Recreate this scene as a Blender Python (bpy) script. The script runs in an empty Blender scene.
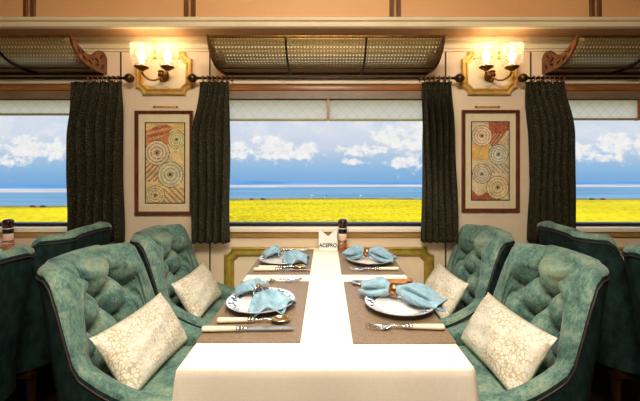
import bpy, bmesh, math, random
from mathutils import Vector, Matrix, noise
PI = math.pi
random.seed(7)
sc = bpy.context.scene
COL = sc.collection
D0, CZ, F, PX, PY = 2.3, 1.273, 347.0, 326.0, 168.0      # camera distance to window wall, height, focal px, axis pixel

# ------------------------------------------------------------------ colour / material helpers
def lin(c):
    return tuple(((v/255)/12.92 if v/255 <= .04045 else ((v/255+.055)/1.055)**2.4) for v in c)
def rgba(c): return (*lin(c), 1)

class NT:
    """tiny node-tree writer"""
    def __init__(s, tree): s.t = tree; s.n = tree.nodes; s.l = tree.links
    def new(s, typ, **kw):
        nd = s.n.new(typ)
        for k, v in kw.items(): setattr(nd, k, v)
        return nd
    def put(s, sock, v):
        if isinstance(v, bpy.types.NodeSocket): s.l.new(v, sock)
        elif v is not None: sock.default_value = v
    def math(s, op, a, b=None, c=None, clamp=False):
        nd = s.new('ShaderNodeMath', operation=op, use_clamp=clamp)
        for i, v in enumerate((a, b, c)):
            if v is not None: s.put(nd.inputs[i], v)
        return nd.outputs[0]
    def mix(s, f, a, b, mode='MIX'):
        nd = s.new('ShaderNodeMix', data_type='RGBA', blend_type=mode)
        s.put(nd.inputs[0], f); s.put(nd.inputs[6], a); s.put(nd.inputs[7], b)
        return nd.outputs[2]
    def ramp(s, f, stops, interp='LINEAR'):
        nd = s.new('ShaderNodeValToRGB'); cr = nd.color_ramp; cr.interpolation = interp
        while len(cr.elements) < len(stops): cr.elements.new(.5)
        for e, (p, c) in zip(cr.elements, stops):
            e.position = p; e.color = c if len(c) == 4 else (*c, 1)
        s.put(nd.inputs[0], f); return nd.outputs[0]
    def noise(s, vec, scale, detail=4, rough=.55, dist=0):
        nd = s.new('ShaderNodeTexNoise'); s.put(nd.inputs['Vector'], vec)
        nd.inputs['Scale'].default_value = scale; nd.inputs['Detail'].default_value = detail
        nd.inputs['Roughness'].default_value = rough; nd.inputs['Distortion'].default_value = dist
        return nd.outputs['Fac']
    def voro(s, vec, scale, feature='F1'):
        nd = s.new('ShaderNodeTexVoronoi', feature=feature); s.put(nd.inputs['Vector'], vec)
        nd.inputs['Scale'].default_value = scale; return nd
    def smooth(s, v, a, b):
        nd = s.new('ShaderNodeMapRange', interpolation_type='SMOOTHSTEP')
        s.put(nd.inputs['Value'], v); nd.inputs['From Min'].default_value = a; nd.inputs['From Max'].default_value = b
        return nd.outputs[0]
    def scalevec(s, vec, sx, sy, sz):
        nd = s.new('ShaderNodeMapping'); s.put(nd.inputs['Vector'], vec)
        nd.inputs['Scale'].default_value = (sx, sy, sz); return nd.outputs[0]
    def bump(s, h, strength=.3, dist=.005):
        nd = s.new('ShaderNodeBump'); s.put(nd.inputs['Height'], h)
        nd.inputs['Strength'].default_value = strength; nd.inputs['Distance'].default_value = dist
        return nd.outputs[0]

def material(name, colour=(200, 200, 200), rough=.5, metal=0, spec=.5, build=None, **kw):
    m = bpy.data.materials.new(name); m.use_nodes = True
    t = NT(m.node_tree); b = m.node_tree.nodes['Principled BSDF']
    b.inputs['Base Color'].default_value = rgba(colour)
    b.inputs['Roughness'].default_value = rough; b.inputs['Metallic'].default_value = metal
    b.inputs['Specular IOR Level'].default_value = spec
    for k, v in kw.items(): b.inputs[k.replace('_', ' ')].default_value = v
    if build:
        tc = t.new('ShaderNodeTexCoord')
        build(t, b, tc)
    return m

def mottled(c1, c2, scale=8, lo=.35, hi=.65, bump=0, stretch=(1, 1, 1), dist=.003):
    def f(t, b, tc):
        v = t.scalevec(tc.outputs['Object'], *stretch)
        n = t.noise(v, scale, 5)
        t.put(b.inputs['Base Color'], t.ramp(n, [(lo, rgba(c1)), (hi, rgba(c2))]))
        if bump: t.put(b.inputs['Normal'], t.bump(n, bump, dist))
    return f

M = {}
M['wall'] = material('cream_lacquer_wall', rough=.45, build=mottled((230, 206, 174), (238, 217, 186), 3))
M['panel'] = material('cream_panel', rough=.4, build=mottled((226, 210, 176), (236, 222, 190), 4))
M['fascia'] = material('peach_fascia', rough=.5, build=mottled((222, 164, 108), (232, 178, 122), 2, stretch=(.4, 1, 1)))
M['cornice'] = material('cornice_cream', rough=.4, build=mottled((224, 204, 164), (234, 216, 178), 4))
M['soffit'] = material('soffit_tan', rough=.55, build=mottled((178, 134, 92), (194, 150, 106), 3))
M['ceiling'] = material('ceiling_cream', rough=.7, build=mottled((228, 208, 170), (234, 216, 180), 3))
M['carpet'] = material('dark_carpet', rough=.95, spec=.1, build=mottled((22, 18, 16), (52, 30, 24), 60, bump=.4))
M['joint'] = material('dark_joint', rough=.6, build=mottled((52, 34, 20), (70, 46, 26), 20))
M['strap'] = material('brown_strap', rough=.4, build=mottled((92, 52, 24), (122, 74, 36), 12, stretch=(4, 4, .6)))
M['strap_edge'] = material('strap_edge', rough=.4, build=mottled((186, 134, 80), (200, 148, 92), 12))
M['walnut'] = material('walnut', rough=.35, build=mottled((132, 80, 36), (168, 106, 52), 10, stretch=(.5, 6, 6)))
M['taupe'] = material('taupe_trim', rough=.5, build=mottled((122, 98, 76), (138, 112, 88), 8))
M['sill'] = material('cream_sill', rough=.3, build=mottled((236, 226, 204), (244, 236, 216), 6))
M['navy'] = material('navy_rubber', rough=.45, build=mottled((10, 16, 34), (20, 28, 50), 20))
M['gold_sill'] = material('gold_strip', rough=.4, build=mottled((168, 122, 62), (192, 146, 80), 14, stretch=(.4, 4, 4)))
M['olive_gold'] = material('olive_gold', rough=.32, metal=.3, build=mottled((150, 128, 48), (182, 158, 72), 16))
M['gold'] = material('antique_gold', rough=.36, metal=.4, build=mottled((196, 152, 78), (224, 186, 108), 22))
M['brass'] = material('dark_brass', rough=.3, metal=.85, build=mottled((112, 74, 32), (158, 112, 52), 26))
M['darkbrass'] = material('aged_brass', rough=.28, metal=.8, build=mottled((62, 42, 22), (98, 68, 34), 26))
M['bronze'] = material('carved_bronze', rough=.42, metal=.35, build=mottled((84, 48, 22), (128, 78, 38), 26, bump=.3))
M['darkmetal'] = material('dark_metal', rough=.35, metal=.7, build=mottled((38, 28, 18), (62, 46, 28), 30))
M['dark_wood'] = material('dark_wood', rough=.3, build=mottled((36, 20, 12), (62, 34, 20), 14, stretch=(5, 5, .6)))
M['mahogany'] = material('mahogany', rough=.28, build=mottled((78, 34, 18), (112, 54, 28), 16, stretch=(3, 3, .7)))
M['matboard'] = material('mat_board', rough=.8, build=mottled((224, 206, 168), (230, 213, 176), 30))
M['black'] = material('black_satin', rough=.3, build=mottled((12, 10, 10), (20, 17, 16), 20))
M['silver'] = material('silver', rough=.18, metal=1, build=mottled((214, 210, 202), (232, 229, 222), 30))
M['ivory'] = material('ivory_handle', rough=.3, build=mottled((222, 206, 176), (236, 222, 196), 30, stretch=(.6, 4, 4)))
M['goldspoon'] = material('gilt_bowl', rough=.2, metal=1, build=mottled((216, 188, 132), (232, 208, 158), 30))
M['tan_handle'] = material('tan_handle', rough=.35, build=mottled((150, 88, 42), (186, 120, 62), 40))
M['cloth'] = None

def cloth_nodes(t, b, tc):
    o = tc.outputs['Object']
    w1 = t.noise(t.scalevec(o, 500, 40, 40), 1, 2); w2 = t.noise(t.scalevec(o, 40, 500, 500), 1, 2)
    w = t.math('ADD', w1, w2)
    t.put(b.inputs['Base Color'], t.ramp(t.math('MULTIPLY', w, .5), [(.3, rgba((232, 222, 202))), (.7, rgba((246, 238, 220)))]))
    t.put(b.inputs['Normal'], t.bump(w, .12, .002))
M['cloth'] = material('cream_linen', rough=.75, spec=.25, build=cloth_nodes)

def mat_nodes(t, b, tc):
    o = tc.outputs['Object']
    w1 = t.noise(t.scalevec(o, 600, 60, 60), 1, 2); w2 = t.noise(t.scalevec(o, 60, 600, 60), 1, 2)
    w = t.math('MULTIPLY', t.math('ADD', w1, w2), .5)
    t.put(b.inputs['Base Color'], t.ramp(w, [(.3, rgba((98, 80, 60))), (.55, rgba((134, 112, 88))), (.75, rgba((166, 144, 116)))]))
    t.put(b.inputs['Normal'], t.bump(w, .3, .002))
M['placemat'] = material('woven_taupe', rough=.42, spec=.55, build=mat_nodes)

def velvet_nodes(t, b, tc):
    o = tc.outputs['Object']
    big = t.noise(o, 11, 7, .7, .5)
    fine = t.noise(t.scalevec(o, 1, 1.8, .6), 85, 4, .7, .4)
    k = t.math('ADD', t.math('MULTIPLY', big, .6), t.math('MULTIPLY', fine, .4))
    c = t.ramp(k, [(.36, rgba((46, 76, 71))), (.46, rgba((84, 118, 107))), (.54, rgba((118, 147, 130))), (.64, rgba((158, 162, 126)))])
    t.put(b.inputs['Base Color'], c)
    t.put(b.inputs['Normal'], t.bump(fine, .18, .003))
M['velvet'] = material('teal_velvet', rough=.62, spec=.3, build=velvet_nodes, Sheen_Weight=.25, Sheen_Roughness=.4)
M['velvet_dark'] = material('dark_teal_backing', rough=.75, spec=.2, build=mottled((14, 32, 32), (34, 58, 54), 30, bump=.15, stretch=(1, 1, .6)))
M['piping'] = material('maroon_piping', rough=.6, build=mottled((44, 26, 26), (66, 40, 38), 50))

def pillow_nodes(t, b, tc):
    o = tc.outputs['Object']
    wob = t.noise(o, 14, 3)
    v = t.new('ShaderNodeVectorMath', operation='ADD'); t.put(v.inputs[0], o)
    cmb = t.new('ShaderNodeCombineXYZ'); t.put(cmb.inputs[0], t.math('MULTIPLY', wob, .06)); t.put(cmb.inputs[1], t.math('MULTIPLY', wob, -.05))
    t.put(v.inputs[1], cmb.outputs[0])
    ed = t.voro(v.outputs[0], 60, 'DISTANCE_TO_EDGE').outputs['Distance']
    line = t.smooth(ed, .13, .02)
    n = t.noise(o, 11, 3, .6)
    f = t.math('MULTIPLY', line, t.math('MULTIPLY', t.smooth(n, .34, .58), .72), clamp=True)
    base = t.ramp(t.noise(o, 60, 3), [(.3, rgba((234, 226, 204))), (.7, rgba((250, 245, 230)))])
    t.put(b.inputs['Base Color'], t.mix(f, base, rgba((186, 152, 84))))
    t.put(b.inputs['Normal'], t.bump(line, .35, .003))
M['pillow'] = material('cream_gold_brocade', rough=.5, spec=.4, build=pillow_nodes)

def curtain_nodes(t, b, tc):
    o = tc.outputs['Object']
    n = t.noise(o, 160, 3, .7); g = t.noise(o, 9, 3)
    c = t.ramp(n, [(.35, rgba((20, 19, 12))), (.55, rgba((46, 43, 29))), (.72, rgba((120, 112, 80)))])
    t.put(b.inputs['Base Color'], c)
    t.put(b.inputs['Normal'], t.bump(n, .3, .003))
M['curtain'] = material('dark_olive_curtain', rough=.8, spec=.15, build=curtain_nodes)

def napkin_nodes(t, b, tc):
    n = t.noise(tc.outputs['Object'], 40, 3)
    t.put(b.inputs['Base Color'], t.ramp(n, [(.3, rgba((110, 148, 166))), (.7, rgba((150, 184, 198)))]))
M['napkin'] = material('pale_blue_napkin', rough=.5, spec=.35, build=napkin_nodes, Sheen_Weight=.2)

def plate_nodes(t, b, tc):
    o = tc.outputs['Object']
    sp = t.new('ShaderNodeSeparateXYZ'); t.put(sp.inputs[0], o)
    r = t.math('SQRT', t.math('ADD', t.math('POWER', sp.outputs[0], 2), t.math('POWER', sp.outputs[1], 2)))
    band = t.math('MULTIPLY', t.smooth(r, .090, .094), t.smooth(r, .123, .120))
    n = t.noise(o, 85, 2, .5)
    f = t.math('MULTIPLY', band, t.smooth(n, .50, .54), clamp=True)
    rim = t.math('MULTIPLY', t.smooth(r, .1245, .1255), 1.0)
    c = t.mix(f, rgba((238, 232, 222)), rgba((52, 82, 138)))
    c = t.mix(t.math('MULTIPLY', rim, .7), c, rgba((70, 100, 150)))
    t.put(b.inputs['Base Color'], c)
M['plate'] = material('blue_rim_china', rough=.12, spec=.6, build=plate_nodes)

def ring_nodes(t, b, tc):
    v = t.voro(tc.outputs['Object'], 70).outputs['Distance']
    t.put(b.inputs['Base Color'], t.ramp(v, [(.2, rgba((196, 140, 88))), (.6, rgba((110, 66, 34)))]))
M['copper_ring'] = material('copper_ring', rough=.3, metal=.7, build=ring_nodes)

def blind_nodes(t, b, tc):
    u = tc.outputs['UV']
    sp = t.new('ShaderNodeSeparateXYZ'); t.put(sp.inputs[0], u)
    a = t.math('FRACT', t.math('MULTIPLY', t.math('ADD', sp.outputs[0], sp.outputs[1]), 14.0))
    c = t.math('FRACT', t.math('MULTIPLY', t.math('SUBTRACT', sp.outputs[0], sp.outputs[1]), 14.0))
    l = t.math('MINIMUM', t.math('ABSOLUTE', t.math('SUBTRACT', a, .5)), t.math('ABSOLUTE', t.math('SUBTRACT', c, .5)))
    f = t.smooth(l, .04, .015)
    cc = t.mix(f, rgba((242, 242, 246)), rgba((226, 223, 218)))
    t.put(b.inputs['Base Color'], cc)
    # woven blind lets daylight through
    tr = t.new('ShaderNodeBsdfTranslucent'); t.put(tr.inputs[0], cc)
    mx = t.new('ShaderNodeMixShader'); mx.inputs[0].default_value = .88
    out = t.n['Material Output']
    t.l.new(b.outputs[0], mx.inputs[1]); t.l.new(tr.outputs[0], mx.inputs[2]); t.l.new(mx.outputs[0], out.inputs[0])
M['blind'] = material('quilted_blind', rough=.8, build=blind_nodes)
M['blindbar'] = material('blind_hem', rough=.5, build=mottled((156, 150, 96), (174, 168, 112), 12))

def perforated_nodes(t, b, tc):
    sp = t.new('ShaderNodeSeparateXYZ'); t.put(sp.inputs[0], tc.outputs['UV'])
    fu = t.math('ABSOLUTE', t.math('SUBTRACT', t.math('FRACT', t.math('DIVIDE', sp.outputs[0], .019)), .5))
    fv = t.math('ABSOLUTE', t.math('SUBTRACT', t.math('FRACT', t.math('DIVIDE', sp.outputs[1], .026)), .5))
    hole = t.math('MULTIPLY', t.math('LESS_THAN', fu, .25), t.math('LESS_THAN', fv, .26))
    inside = t.math('MULTIPLY', t.math('GREATER_THAN', sp.outputs[1], .075), t.math('LESS_THAN', sp.outputs[1], .385))
    hole = t.math('MULTIPLY', hole, inside)
    tr = t.new('ShaderNodeBsdfTransparent')
    mx = t.new('ShaderNodeMixShader'); t.put(mx.inputs[0], hole)
    out = t.n['Material Output']
    t.l.new(b.outputs[0], mx.inputs[1]); t.l.new(tr.outputs[0], mx.inputs[2]); t.l.new(mx.outputs[0], out.inputs[0])
M['perf'] = material('perforated_brass', (178, 152, 94), rough=.36, metal=.65, build=perforated_nodes)

def thin_glass(name, tint, gloss, rough=.02, translucent=0):
    m = bpy.data.materials.new(name); m.use_nodes = True
    t = NT(m.node_tree); t.n.remove(t.n['Principled BSDF'])
    out = t.n['Material Output']
    tr = t.new('ShaderNodeBsdfTransparent'); tr.inputs[0].default_value = (*tint, 1)
    gl = t.new('ShaderNodeBsdfGlossy'); gl.inputs['Roughness'].default_value = rough
    mx = t.new('ShaderNodeMixShader'); t.put(mx.inputs[0], gloss)
    t.l.new(tr.outputs[0], mx.inputs[1]); t.l.new(gl.outputs[0], mx.inputs[2])
    last = mx.outputs[0]
    if translucent:
        tc = t.new('ShaderNodeTexCoord')
        v = t.voro(tc.outputs['Object'], 75, 'DISTANCE_TO_EDGE').outputs['Distance']
        f = t.math('ADD', t.math('MULTIPLY', t.smooth(v, .16, .04), .22), translucent)
        d = t.new('ShaderNodeBsdfTranslucent'); d.inputs[0].default_value = (1, .95, .86, 1)
        m2 = t.new('ShaderNodeMixShader'); t.put(m2.inputs[0], f)
        t.l.new(last, m2.inputs[1]); t.l.new(d.outputs[0], m2.inputs[2]); last = m2.outputs[0]
    t.l.new(last, out.inputs[0])
    return m
M['pane'] = thin_glass('window_glass', (.99, .99, .99), .025)
M['shade'] = thin_glass('crackled_glass', (1, .97, .92), .06, .15, .05)
def emit(name, col, s):
    m = bpy.data.materials.new(name); m.use_nodes = True
    b = m.node_tree.nodes['Principled BSDF']; b.inputs['Base Color'].default_value = (*col, 1)
    b.inputs['Emission Color'].default_value = (*col, 1); b.inputs['Emission Strength'].default_value = s
    return m
M['bulb'] = emit('lit_bulb', (1, .82, .56), 4)
def jar_nodes(t, b, tc):
    v = t.voro(tc.outputs['Object'], 150)
    t.put(b.inputs['Base Color'], t.ramp(v.outputs['Distance'], [(.2, rgba((206, 132, 88))), (.7, rgba((136, 70, 38)))]))
M['pepper'] = material('peppercorn_glass', rough=.12, spec=.7, build=jar_nodes)
M['pink'] = material('pink_band', rough=.15, build=mottled((226, 176, 148), (238, 200, 176), 60))
M['maroon'] = material('maroon_cap', rough=.25, build=mottled((38, 12, 12), (62, 20, 18), 40))
M['label'] = material('pale_label', rough=.5, build=mottled((218, 208, 168), (236, 228, 196), 60))
M['porcelain'] = material('white_porcelain', rough=.3, build=mottled((238, 234, 224), (246, 243, 236), 20))
M['paper'] = material('paper_napkins', rough=.85, build=mottled((226, 222, 212), (242, 239, 230), 50))
M['ink'] = material('dark_ink', rough=.6, build=mottled((36, 32, 30), (50, 46, 42), 40))

# ------------------------------------------------------------------ geometry helpers
def link_mesh(name, me, mat, parent=None):
    o = bpy.data.objects.new(name, me); COL.objects.link(o)
    if mat: me.materials.append(mat)
    if parent: o.parent = parent
    return o
def from_bm(name, bm, mat, parent=None, smooth=True, angle=40):
    bmesh.ops.recalc_face_normals(bm, faces=bm.faces[:])
    me = bpy.data.meshes.new(name); bm.to_mesh(me); bm.free()
    if smooth:
        for p in me.polygons: p.use_smooth = True
        me.set_sharp_from_angle(angle=math.radians(angle))
    return link_mesh(name, me, mat, parent)
def bm_box(bm, x0, x1, y0, y1, z0, z1, bev=0, seg=2):
    vs = [bm.verts.new((x, y, z)) for x in (x0, x1) for y in (y0, y1) for z in (z0, z1)]
    fs = [bm.faces.new([vs[i] for i in q]) for q in ((0, 1, 3, 2), (4, 6, 7, 5), (0, 4, 5, 1), (2, 3, 7, 6), (0, 2, 6, 4), (1, 5, 7, 3))]
    if bev:
        es = list({e for f in fs for e in f.edges})
        bmesh.ops.bevel(bm, geom=es, offset=bev, segments=seg, profile=.5, affect='EDGES')
def box(name, x0, x1, y0, y1, z0, z1, mat, parent=None, bev=0, seg=2):
    bm = bmesh.new(); bm_box(bm, x0, x1, y0, y1, z0, z1, bev, seg)
    return from_bm(name, bm, mat, parent, smooth=bool(bev))
def bm_loft(bm, rings, closed=True, cap0=False, cap1=False):
    R = [[bm.verts.new(p) for p in r] for r in rings]
    n = len(R[0])
    for a, b in zip(R, R[1:]):
        for i in range(n if closed else n-1):
            j = (i+1) % n
            bm.faces.new((a[i], a[j], b[j], b[i]))
    if cap0: bm.faces.new(R[0])
    if cap1: bm.faces.new(R[-1])
    return R
def bm_lathe(bm, prof, seg=24, M4=None, cap=True):
    rings = []
    for r, z in prof:
        rings.append([(max(r, .0004)*math.cos(2*PI*i/seg), max(r, .0004)*math.sin(2*PI*i/seg), z) for i in range(seg)])
    if M4 is not None: rings = [[tuple(M4 @ Vector(p)) for p in r] for r in rings]
    bm_loft(bm, rings, True, cap, cap)
def lathe(name, prof, mat, parent=None, seg=24, M4=None, cap=True, angle=40):
    bm = bmesh.new(); bm_lathe(bm, prof, seg, M4, cap); return from_bm(name, bm, mat, parent, angle=angle)
def bm_tube(bm, pts, r, seg=8, cap=True):
    pts = [Vector(p) for p in pts]
    rs = r if isinstance(r, (list, tuple)) else [r]*len(pts)
    up = None; rings = []
    for i, p in enumerate(pts):
        t = (pts[min(i+1, len(pts)-1)] - pts[max(i-1, 0)]).normalized()
        if up is None:
            up = Vector((0, 0, 1)) if abs(t.z) < .9 else Vector((1, 0, 0))
        a = (up - t*up.dot(t)).normalized(); b = t.cross(a); up = a
        rings.append([tuple(p + (a*math.cos(2*PI*k/seg) + b*math.sin(2*PI*k/seg))*rs[i]) for k in range(seg)])
    bm_loft(bm, rings, True, cap, cap)
def tube(name, pts, r, mat, parent=None, seg=8):
    bm = bmesh.new(); bm_tube(bm, pts, r, seg); return from_bm(name, bm, mat, parent, angle=60)
def flat_shape(name, outer, holes, depth, mat, parent=None, M4=None, bevel=0):
    """an outline with cut-outs, given real thickness"""
    cu = bpy.data.curves.new(name, 'CURVE'); cu.dimensions = '2D'; cu.fill_mode = 'BOTH'; cu.extrude = depth/2
    cu.bevel_depth = bevel
    for pts in [outer]+list(holes):
        s = cu.splines.new('POLY'); s.points.add(len(pts)-1); s.use_cyclic_u = True
        for q, (x, y) in zip(s.points, pts): q.co = (x, y, 0, 1)
    tmp = bpy.data.objects.new(name+'_outline', cu); COL.objects.link(tmp)
    dg = bpy.context.evaluated_depsgraph_get()
    me = bpy.data.meshes.new_from_object(tmp.evaluated_get(dg)); me.name = name
    bpy.data.objects.remove(tmp); bpy.data.curves.remove(cu)
    if M4 is not None: me.transform(M4)
    me.materials.clear()
    return link_mesh(name, me, mat, parent)
def text_mesh(name, body, size, depth, mat, parent, M4):
    cu = bpy.data.curves.new(name, 'FONT'); cu.body = body; cu.size = size; cu.extrude = depth; cu.align_x = 'CENTER'; cu.offset = size*.03
    tmp = bpy.data.objects.new(name+'_outline', cu); COL.objects.link(tmp)
    dg = bpy.context.evaluated_depsgraph_get()
    me = bpy.data.meshes.new_from_object(tmp.evaluated_get(dg)); me.name = name
    bpy.data.objects.remove(tmp); bpy.data.curves.remove(cu)
    me.transform(M4); me.materials.clear()
    return link_mesh(name, me, mat, parent)
def thing(name, label, cat, loc=(0, 0, 0), rz=0, group=None):
    o = bpy.data.objects.new(name, None); COL.objects.link(o)
    o.empty_display_size = .05
    o.location = loc; o.rotation_euler = (0, 0, rz)
    return tag(o, label, cat, group)
def tag(o, label, cat, group=None):
    o['label'] = label; o['category'] = cat
    if group: o['group'] = group
    return o
def struct(o): o['kind'] = 'structure'; return o
def kids(o): return [c for c in bpy.data.objects if c.parent == o]
def copy_tree(o, parent=None):
    c = o.copy(); COL.objects.link(c)
    if parent: c.parent = parent
    for ch in kids(o): copy_tree(ch, c)
    return c
def dup(src, label, loc, rz=None):
    c = copy_tree(src); c.location = loc; c['label'] = label
    if rz is not None: c.rotation_euler = (0, 0, rz)
    return c
def Y(d): return d-D0
def at(px, py, d): return Vector(((px-PX)*d/F, d-D0, CZ+(PY-py)*d/F))
def sstep(a, b, x):
    t = max(0, min(1, (x-a)/(b-a))); return t*t*(3-2*t)

PITCH = 2.11
# ------------------------------------------------------------------ room shell
struct(box('floor', -4.5, 4.5, -3.0, .1, -.06, 0, M['carpet']))
struct(box('ceiling', -4.5, 4.5, -3.0, .1, 2.5, 2.56, M['ceiling']))
struct(box('wall_front', -4.5, 4.5, -3.06, -3.0, 0, 2.5, M['wall']))
struct(box('wall_left', -4.56, -4.5, -3.0, .1, 0, 2.5, M['wall']))
struct(box('wall_right', 4.5, 4.56, -3.0, .1, 0, 2.5, M['wall']))
WZ0, WZ1, WH = .885, 1.735, .70
bm = bmesh.new()
edges = [-4.5]
for c in (-PITCH, 0, PITCH): edges += [c-WH, c+WH]
edges.append(4.5)
bm_box(bm, -4.5, 4.5, 0, .07, 0, WZ0); bm_box(bm, -4.5, 4.5, 0, .07, WZ1, 2.5)
for i in range(0, len(edges), 2): bm_box(bm, edges[i], edges[i+1], 0, .07, WZ0, WZ1)
struct(from_bm('wall_back', bm, M['wall'], smooth=False))
# cornice mouldings on the wall, soffit with its front moulding, fascia above
def rail(name, prof, mat, x0=-4.45, x1=4.45):          # profile (y,z) swept along x
    bm = bmesh.new(); bm_loft(bm, [[(x0, y, z) for y, z in prof], [(x1, y, z) for y, z in prof]], True, True, True)
    return struct(from_bm(name, bm, mat, angle=25))
rail('trim_1', [(0, 2.125), (-.05, 2.125), (-.048, 2.112), (-.036, 2.104), (-.036, 2.092), (-.024, 2.085), (-.020, 2.07), (-.020, 2.062), (-.010, 2.056), (-.010, 2.045), (0, 2.04)], M['cornice'])
rail('trim_2', [(0, 2.125), (-.20, 2.125), (-.20, 2.16), (0, 2.16)], M['soffit'])
SY = -.20
rail('trim_3', [(SY+.01, 2.118), (SY-.012, 2.118), (SY-.020, 2.124), (SY-.020, 2.138), (SY-.012, 2.142), (SY-.012, 2.152), (SY-.026, 2.158), (SY-.026, 2.176), (SY-.012, 2.184), (SY+.01, 2.186)], M['cornice'])
rail('trim_4', [(SY+.04, 2.16), (SY, 2.16), (SY+.01, 2.48), (SY+.04, 2.48)], M['fascia'])
for i, px in enumerate((30, 190, 395, 595)):
    x = (px-PX)*2.1/F
    bm = bmesh.new()
    for a, b, dp in ((-.034, -.0085, .012), (.0085, .034, .012), (-.0085, .0085, .006)):
        bm_box(bm, x+a, x+b, SY-dp, SY+.012, 2.186, 2.48, .002, 1)
    so = struct(from_bm('trim_%d' % (5+i), bm, M['strap'], smooth=False))
    so.data.materials.append(M['strap_edge'])
    for p in so.data.polygons:
        if abs(p.center.x-x) < .0082: p.material_index = 1
for i, px in enumerate((121, 210, 445.5, 530.5)):
    x = (px-PX)*D0/F
    struct(box('trim_%d' % (9+i), x-.0045, x+.0045, -.004, .002, .1, 2.04, M['joint']))
struct(box('baseboard_back', -4.45, 4.45, -.015, 0, 0, .10, M['dark_wood'], bev=.004))

# windows
for n, c in enumerate((-PITCH, 0, PITCH)):
    w = struct(bpy.data.objects.new('window_%d' % (n+1), None)); COL.objects.link(w); w.location = (c, 0, 0)
    bm = bmesh.new()
    bm_box(bm, -WH, WH, .005, .065, WZ0, WZ0+.022, .003); bm_box(bm, -WH, WH, .005, .065, WZ1-.01, WZ1)
    bm_box(bm, -WH, -WH+.02, .005, .065, WZ0+.022, WZ1-.01); bm_box(bm, WH-.02, WH, .005, .065, WZ0+.022, WZ1-.01)
    from_bm('frame', bm, M['navy'], w)
    box('pane', -WH+.02, WH-.02, .040, .044, WZ0+.022, WZ1-.01, M['pane'], w)
    box('sill', -WH-.02, WH+.02, -.035, .004, WZ0-.032, WZ0-.002, M['sill'], w, bev=.005)
    box('sill_strip', -WH-.01, WH+.01, -.018, 0, WZ0-.068, WZ0-.032, M['gold_sill'], w, bev=.004)
    box('header_strip', -WH-.02, WH+.02, -.022, 0, 1.783, 1.817, M['walnut'], w, bev=.004)
    box('header_band', -WH-.02, WH+.02, -.012, 0, 1.730, 1.783, M['taupe'], w)

# quilted roller blinds
def blind(x0, x1, z0, z1, label):
    o = thing('roller_blind', label, 'window blind', ((x0+x1)/2, .012, z0), group='roller blinds in the windows')
    hw = (x1-x0)/2; h = z1-z0
    bm = bmesh.new(); bm_box(bm, -hw, hw, -.001, .001, .012, h)
    uv = bm.loops.layers.uv.new('UVMap')
    for f in bm.faces:
        for l in f.loops: l[uv].uv = (l.vert.co.x, l.vert.co.z)
    from_bm('fabric', bm, M['blind'], o, smooth=False)
    tube('hem_bar', [(-hw, 0, .008), (hw, 0, .008)], .008, M['blindbar'], o)
    return o
bz0, bz1 = 1.585, 1.728
blind(-.678, .008, bz0, bz1, 'cream quilted roller blind on left half of the middle window')
blind(.022, .678, bz0, bz1, 'cream quilted roller blind on right half of the middle window')
blind(-PITCH-.678, -PITCH+.678, 1.622, bz1, 'wide cream quilted roller blind across the left-hand window')
blind(PITCH-.678, PITCH-.036, 1.59, bz1, 'cream quilted roller blind in the right-hand window beside its dark curtain')
blind(PITCH-.020, PITCH+.678, 1.59, bz1, 'sliver of cream roller blind at right edge past the brown divider')
for n, x in ((13, .015), (14, PITCH-.028)):
    struct(box('trim_%d' % n, x-.007, x+.007, -.002, .035, 1.59, 1.73, M['walnut']))

# wainscot panel with concave-cornered gold moulding
def outline(hw, hh, c, t, n=6):
    pts = []
    for sx, sy, a0 in ((1, 1, 270), (-1, 1, 360), (-1, -1, 90), (1, -1, 180)):
        r = c+t
        # arc is centred on the outer corner; keep it inside the inset rectangle
        aa = math.degrees(math.asin(min(.95, t/r)))
        seq = []
        for k in range(n+1):
            a = math.radians(aa + (90-2*aa)*k/n)
            seq.append((sx*(hw-r*math.sin(a)), sy*(hh-r*math.cos(a))))
        # order counter-clockwise
        if (sx > 0) == (sy > 0): seq = seq[::-1]
        seq = seq if True else seq
        pts.append(seq)
    out = []
    for s in pts: out += s[::-1]
    return out
def moulding(name, hw, hh, c, steps, mat, parent=None, loc=None):
    bm = bmesh.new()
    rings = [[(x, -z, y) for x, y in outline(hw, hh, c, t)] for t, z in steps]
    bm_loft(bm, rings, True)
    o = from_bm(name, bm, mat, parent, angle=25)
    if loc: o.location = loc
    return o
for n, (c, wi) in enumerate(((0, .694), (-PITCH, .694), (PITCH, .694))):
    o = struct(moulding('trim_%d' % (15+n), wi, .25, .05, [(0, 0), (.002, .016), (.010, .022), (.016, .012), (.022, .010), (.026, .018), (.044, .024), (.054, .010), (.060, .008), (.064, .002), (.066, 0)], M['olive_gold'], loc=(c+.02 if n == 0 else c, 0, .50)))

# ------------------------------------------------------------------ luggage racks
def rack_profile(n=22):
    """(y,z,arc length) from the wall outwards and up"""
    P0, P1, P2, P3 = Vector((-.015, 1.905)), Vector((-.20, 1.885)), Vector((-.27, 1.92)), Vector((-.325, 2.018))
    out, s, last = [], 0, None
    for i in range(n+1):
        t = i/n; p = P0*(1-t)**3+P1*3*t*(1-t)**2+P2*3*t*t*(1-t)+P3*t**3
        if last is not None: s += (p-last).length
        out.append((p.x, p.y, s)); last = p
    return out
RP = rack_profile()
def bracket_outline():
    low = [(y, z) for y, z, s in RP[::2]]
    low = [(0, 1.895)]+low
    up = [(-.335, 2.03), (-.312, 2.026), (-.27, 1.998), (-.22, 1.974), (-.18, 1.968), (-.14, 1.978), (-.11, 2.002), (-.08, 2.024), (-.045, 2.030), (-.018, 2.020), (0, 1.995)]
    return [(y, z-.012) if 0 < i < len(low)-1 else (y, z) for i, (y, z) in enumerate(low)]+up
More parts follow.
